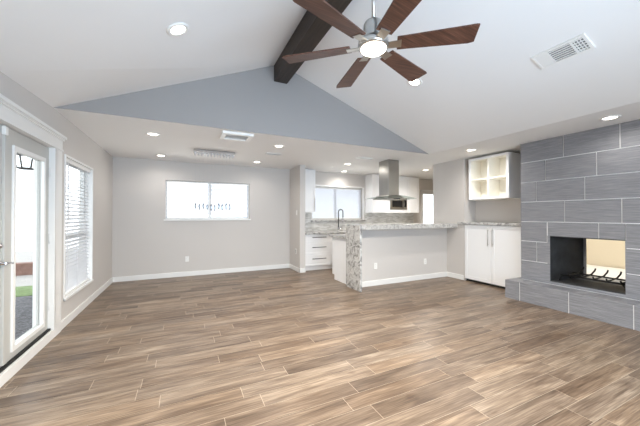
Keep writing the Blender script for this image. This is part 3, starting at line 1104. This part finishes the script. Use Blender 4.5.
for xx, yy, r in ((3.7, 4.75, 0.08), (4.1, 4.75, 0.1), (3.7, 5.0, 0.1), (4.1, 5.0, 0.08)):
    B().lathe([(r, 0), (r, 0.001), (r - 0.006, 0.001), (r - 0.006, 0)], (xx, yy, 0.9131), 24).build('burner_ring', M['nickel'], t)

# range hood
t = thing('range_hood', 'stainless island range hood with curved glass canopy', 'range hood', (3.9, 4.82, 1.6))
B().box(3.76, 4.03, 4.66, 4.98, 1.70, ZC - 0.001, 0.003).build('chimney', M['steel'], t)
b = B()
b.box(3.66, 4.13, 4.58, 5.06, 1.63, 1.655, 0.004)
b.prism([(3.66, 4.60, 1.655), (4.13, 4.60, 1.655), (4.03, 4.64, 1.715), (3.76, 4.64, 1.715)], (0, 0.42, 0))
b.build('hood_body', M['steel'], t)
b = B()
nseg = 20
ga, gb = 3.50, 4.36
for i in range(nseg):
    u0, u1 = i / nseg, (i + 1) / nseg
    def zc_(u):
        return 1.638 + 0.055 * (1 - (2 * u - 1) ** 2)
    xa, xb = ga + (gb - ga) * u0, ga + (gb - ga) * u1
    b.prism([(xa, 4.50, zc_(u0)), (xb, 4.50, zc_(u1)), (xb, 4.50, zc_(u1) + 0.008), (xa, 4.50, zc_(u0) + 0.008)], (0, 0.62, 0))
b.build('glass_canopy', M['hoodglass'], t)
B().box(3.82, 3.98, 4.572, 4.579, 1.63, 1.648, 0.001).build('control_strip', M['micro'], t)

# ------------------------------------------------------------------ niche cabinet, its top and the open shelf
t = thing('storage_cabinet', 'white two-door cabinet between bar and tiled fireplace', 'cabinet', (5.23, 3.36, 0))
B().box(XC + 0.022, 5.398, 2.768, 3.925, 0.045, 1.112).build('body', M['cab'], t)
B().box(XC + 0.05, 5.398, 2.768, 3.925, 0.0, 0.045).build('plinth', M['bronze'], t)


def door_x(y0, y1, z0, z1, hy, parent):
    x = XC
    b = B()
    rail, th = 0.06, 0.02
    b.box(x, x + th, y0, y0 + rail, z0, z1, 0.0015)
    b.box(x, x + th, y1 - rail, y1, z0, z1, 0.0015)
    b.box(x, x + th, y0 + rail, y1 - rail, z0, z0 + rail, 0.0015)
    b.box(x, x + th, y0 + rail, y1 - rail, z1 - rail, z1, 0.0015)
    b.box(x + 0.006, x + th, y0 + rail, y1 - rail, z0 + rail, z1 - rail)
    d = b.build('door', M['cab'], parent)
    hb = B().tube([(x - 0.03, hy, 0.73), (x - 0.03, hy, 1.06)], 0.006, 10)
    for zz in (0.765, 1.025):
        hb.tube([(x - 0.03, hy, zz), (x, hy, zz)], 0.005, 8)
    hb.build('handle', M['nickel'], d)


door_x(3.388, 3.924, 0.048, 1.108, 3.432, t)
door_x(2.770, 3.382, 0.048, 1.108, 3.345, t)
b = B()
b.box(5.035, 5.398, 2.766, 3.926, 1.118, 1.165, 0.004)
b.box(5.035, XC - 0.002, 3.926, 4.078, 1.118, 1.165, 0.004)
tag(b.build('cabinet_countertop', M['granite']), 'speckled granite top of the white two-door cabinet', 'countertop')

t = thing('wall_shelf', 'white open four-cubby shelf hung above the two-door cabinet', 'shelf', (5.23, 3.44, 1.6))
sx0, sx1, sy0, sy1, sz0, sz1 = XC, 5.398, 3.054, 3.823, 1.597, 2.395
w = 0.045
B().box(sx0, sx1, sy0, sy0 + 0.02, sz0, sz1, 0.001).build('side_panel', M['shelfside'], t)
B().box(sx0, sx1, sy1 - 0.02, sy1, sz0, sz1, 0.001).build('side_panel', M['shelfin'], t)
B().box(sx0, sx1, sy0 + 0.02, sy1 - 0.02, sz1 - 0.02, sz1).build('top_panel', M['shelfin'], t)
B().box(sx0, sx1, sy0 + 0.02, sy1 - 0.02, sz0, sz0 + 0.02).build('bottom_panel', M['shelfin'], t)
B().box(sx1 - 0.008, sx1, sy0 + 0.02, sy1 - 0.02, sz0 + 0.02, sz1 - 0.02).build('back_panel', M['shelfin'], t)
ym, zm = (sy0 + sy1) / 2, (sz0 + sz1) / 2 - 0.01
B().box(sx0 + 0.005, sx1 - 0.008, ym - 0.011, ym + 0.011, sz0 + 0.02, sz1 - 0.02).build('divider', M['shelfin'], t)
B().box(sx0 + 0.005, sx1 - 0.008, sy0 + 0.02, ym - 0.011, zm - 0.011, zm + 0.011).build('shelf_board', M['shelfin'], t)
B().box(sx0 + 0.005, sx1 - 0.008, ym + 0.011, sy1 - 0.02, zm - 0.011, zm + 0.011).build('shelf_board', M['shelfin'], t)
b = B()
b.box(sx0 - 0.012, sx0, sy0, sy0 + w, sz0, sz1, 0.002)
b.box(sx0 - 0.012, sx0, sy1 - w, sy1, sz0, sz1, 0.002)
b.box(sx0 - 0.012, sx0, sy0 + w, sy1 - w, sz0, sz0 + w, 0.002)
b.box(sx0 - 0.012, sx0, sy0 + w, sy1 - w, sz1 - w, sz1, 0.002)
b.build('face_frame', M['cab'], t)

# ------------------------------------------------------------------ fireplace
fp = thing('fireplace', 'floor-to-ceiling grey tiled see-through fireplace with raised hearth', 'fireplace', (5.1, 1.6, 0))
FY0, FY1, FZ0, FZ1 = 1.556, 2.394, 0.325, 0.995
CY0, CY1, CX0, CX1 = 0.2, 2.762, XT, 5.62
b = B()
g = 0.008
b.box(CX0 + g, CX1, FY1, CY1, 0.0, ZC - 0.001)
b.box(CX0 + g, CX1, CY0, FY0, 0.0, ZC - 0.001)
b.box(CX0 + g, CX1, FY0, FY1, FZ1, ZC - 0.001)
b.box(CX0 + g, CX1, FY0, FY1, 0.0, FZ0)
b.build('grouted_core', M['grout'], fp)
GW = 0.005
HZ0 = 0.282


def tile(b, y0, y1, z0, z1):
    b.box(CX0, CX0 + g - 0.0003, y0 + GW, y1 - GW, z0 + GW, z1 - GW, 0.001)


b = B()
rows = [0.282, 0.585, 0.893, 1.199, 1.507, 1.817, 2.13, ZC + 0.002]
phase = [2.18, 2.54, 2.40, 2.18, 2.54, 2.415, 2.19]
PT = 0.588
for i, ph in enumerate(phase):
    z0, z1 = rows[i], rows[i + 1]
    y = ph + PT * 3
    while y > CY0:
        a, e = max(CY0, y - PT), min(CY1, y)
        y -= PT
        if e - a < 0.02:
            continue
        if z0 < FZ1 and a < FY1 and e > FY0:
            if e > FY1 + 0.02:
                tile(b, FY1 - GW, e, z0, z1)
            if a < FY0 - 0.02:
                tile(b, a, FY0 + GW, z0, z1)
            if z1 > FZ1 + 0.02:
                tile(b, max(a, FY0), min(e, FY1), FZ1 - GW, z1)
        else:
            tile(b, a, e, z0, z1)
tile(b, FY0 - GW, FY1 + GW, HZ0, FZ0 + GW)
b.build('tile_surround', M['tile'], fp)
# side of the column facing the cabinet niche
B().box(CX0 + 0.004, CX1, CY1, CY1 + 0.005, 0.282, ZC - 0.001).build('side_cladding', M['tile'], fp)
# hearth
HX0, HY1, HZ = 4.60, 2.845, 0.282
b = B()
b.box(HX0 + g, CX0 + g, CY0, HY1 - g, 0, HZ - g)
b.box(CX0 + g, 5.03, CY1 + 0.007, HY1 - g, 0, HZ - g)
b.build('hearth_core', M['grout'], fp)
b = B()
js = [HY1, 2.631, 2.018, 1.412, 0.80, CY0]
for a, e in zip(js[1:], js):
    b.box(HX0, HX0 + g - 0.0003, a + GW, e - (GW if e != HY1 else 0), 0.002, HZ - GW, 0.001)
    b.box(HX0 + GW * 0.5, CX0 - 0.0005, a + GW, e - (GW if e != HY1 else 0), HZ - g + 0.0003, HZ, 0.001)
b.box(HX0 + g, 5.03, HY1 - g + 0.0003, HY1, 0.002, HZ - 0.001, 0.001)
b.box(CX0, 5.03, CY1 + 0.008, HY1 - g, HZ - g + 0.0003, HZ, 0.001)
b.build('hearth', M['tile'], fp)
# firebox lining
b = B()
b.prism([(CX0 + 0.012, FY1 - 0.001, FZ0), (CX1 - 0.01, 2.265, FZ0), (CX1 - 0.01, FY1 - 0.001, FZ0)], (0, 0, FZ1 - FZ0 - 0.001))
b.prism([(CX0 + 0.012, FY0 + 0.001, FZ0), (CX1 - 0.01, FY0 + 0.03, FZ0), (CX1 - 0.01, FY0 + 0.001, FZ0)], (0, 0, FZ1 - FZ0 - 0.001))
b.box(CX0 + 0.004, CX1, FY0 + 0.001, FY1 - 0.001, FZ0 + 0.0005, FZ0 + 0.012)
b.box(CX0 + 0.012, CX1, FY0 + 0.001, FY1 - 0.001, FZ1 - 0.012, FZ1 - 0.0005)
b.build('firebox_lining', M['firebox'], fp)
b = B()
b.box(CX0 - 0.001, CX0 + 0.014, FY1 - 0.03, FY1 + 0.001, FZ0, FZ1)
b.box(CX0 - 0.001, CX0 + 0.014, FY0 - 0.001, FY0 + 0.008, FZ0, FZ1)
b.build('edge_trim', M['tile'], fp)
b = B()
b.box(CX1 - 0.009, CX1 + 0.01, 2.235, FY1 + 0.05, FZ0, FZ1 + 0.05)
b.build('rear_trim', M['tile'], fp)

gr = thing('fire_grate', 'black iron log grate standing in the see-through firebox', 'grate', (5.15, 1.95, FZ0 + 0.012))
zb = FZ0 + 0.012
gy = [1.63 + 0.135 * i for i in range(5)]
gb_ = B()
gb_.tube([(4.99, 1.60, zb + 0.09), (4.99, 2.28, zb + 0.09)], 0.011, 8)
gb_.tube([(5.28, 1.62, zb + 0.10), (5.28, 2.26, zb + 0.10)], 0.010, 8)
gb_.build('cross_rails', M['black'], gr)
for y in gy:
    B().tube([(4.95, y, zb + 0.135), (4.965, y, zb + 0.108), (5.05, y, zb + 0.102), (5.25, y, zb + 0.115), (5.36, y, zb + 0.16), (5.38, y, zb + 0.19)], 0.010, 8).build('bar', M['black'], gr)
for y, dy in ((1.64, -0.04), (2.24, 0.05)):
    for x in (4.99, 5.28):
        B().tube([(x, y, zb + 0.088), (x, y + dy * 0.6, zb + 0.075), (x, y + dy, zb + 0.03), (x, y + dy * 1.1, zb + 0.009)], 0.010, 8).build('leg', M['black'], gr)

# ------------------------------------------------------------------ room seen through the fireplace
struct('wall_adjoining', B().box(7.0, 7.12, 0.2, 5.0, 0.0, ZC), M['cream'], 'cream wall seen through the open firebox', 'wall')
baseboard('baseboard_adjoining', 'white baseboard seen through the open firebox', [(6.985, 7.0, 0.2, 5.0)])
struct('sunlit_floor_block', B().box(5.85, 6.98, 1.2, 4.4, 0.0, 0.36, 0.004), M['trim'], 'white block standing in for sunlit floor beyond the open firebox', 'trim')  # brightness of a sunlit floor put into a white block
can_light((6.2, 2.2, ZC - 0.0005), 'unseen recessed light added to brighten the adjoining room', 95)  # unseen lamp, added to light the cream wall

# ------------------------------------------------------------------ outdoors beyond the french door
ZG = -0.15
gd = B()
gd.box(-14, 12, 7.2, 16, ZG - 0.12, ZG - 0.02)
gd.box(-14, XL - 0.15, -8, 7.2, ZG - 0.12, ZG - 0.02)
gd.box(XL - 0.15, 12, -8, YR - 0.15, ZG - 0.12, ZG - 0.02)
struct('ground', gd, M['concrete'], 'pale ground outside the house', 'ground')
tag(B().box(-9, XL - 0.16, 6.90, 7.84, ZG - 0.02, ZG + 0.01).build('lawn', M['grass']), 'strip of green grass seen through the french door', 'grass', kind='stuff')
tag(B().box(-6, XL - 0.16, 3.6, 6.88, ZG - 0.02, ZG + 0.005).build('gravel_bed', M['gravel']), 'grey gravel bed seen low through the french door', 'gravel', kind='stuff')
tag(B().box(-10, -1.5, 9.45, 9.7, ZG - 0.02, 0.12).build('garden_wall', M['brick']), 'low brown garden wall across the yard outside', 'garden wall')
pr = B()
pr.box(-2.75, XL - 0.155, 1.6, 7.3, 2.72, 2.84)
pr.box(-2.75, -2.60, 1.6, 7.3, 2.56, 2.72)
struct('porch_roof', pr, M['siding'], 'white porch roof over the french door outside', 'roof')
t = thing('porch_post', 'taupe square porch post outside the french door', 'post', (-2.29, 6.76, ZG + 0.006))
B().box(-2.35, -2.23, 6.70, 6.82, ZG + 0.006, 2.719, 0.004).build('shaft', M['post'], t)
B().box(-2.37, -2.21, 6.68, 6.84, ZG + 0.006, 0.0, 0.004).build('base', M['post'], t)
t = thing('wall_lantern', 'black framed lantern with clear panes on the porch post', 'lantern', (-2.39, 6.43, 2.08))
lx, ly, lz = -2.39, 6.43, 2.10


def ring_pts(r, z):
    return [(lx - r, ly - r, z), (lx + r, ly - r, z), (lx + r, ly + r, z), (lx - r, ly + r, z)]


b = B()
for i in range(4):
    b.tube([ring_pts(0.085, lz - 0.02)[i], ring_pts(0.135, lz + 0.22)[i]], 0.013, 6)
    b.tube([ring_pts(0.085, lz - 0.02)[i], ring_pts(0.085, lz - 0.02)[(i + 1) % 4]], 0.013, 6)
    b.tube([ring_pts(0.135, lz + 0.22)[i], ring_pts(0.135, lz + 0.22)[(i + 1) % 4]], 0.013, 6)
b.build('frame', M['black'], t)
b = B()
b.lathe([(0.20, 0.0), (0.08, 0.08), (0.01, 0.10)], (lx, ly, lz + 0.22), 4, smooth=False)
b.build('roof_cap', M['black'], t)
B().tube([(lx, ly, lz + 0.31), (lx + 0.04, ly + 0.12, lz + 0.35), (-2.30, 6.70, lz + 0.28)], 0.010, 8).build('bracket', M['black'], t)
b = B()
lo_, hi_ = ring_pts(0.083, lz - 0.01), ring_pts(0.132, lz + 0.215)
for i in range(4):
    b.quad([lo_[i], lo_[(i + 1) % 4], hi_[(i + 1) % 4], hi_[i]])
b.build('panes', M['glass'], t)
b = B()
b.lathe([(0.02, 0.0), (0.09, 0.015), (0.11, 0.08), (0.08, 0.15), (0.02, 0.17)], (-1.95, 5.78, ZG + 0.006), 9, smooth=False)
tag(b.build('garden_stone', M['stone']), 'pale boulder resting on the gravel bed outside', 'stone')

# ------------------------------------------------------------------ groups of repeated things
GROUPS = {'wall_outlet': 'white wall outlets', 'slat_blind': 'white slatted window blinds', 'ceiling_vent': 'white ceiling grilles',
          'upper_cabinet': 'white kitchen upper cabinets'}
for o in SC.objects:
    base = o.name.split('.')[0]
    if o.parent is None and base in GROUPS:
        o['group'] = GROUPS[base]
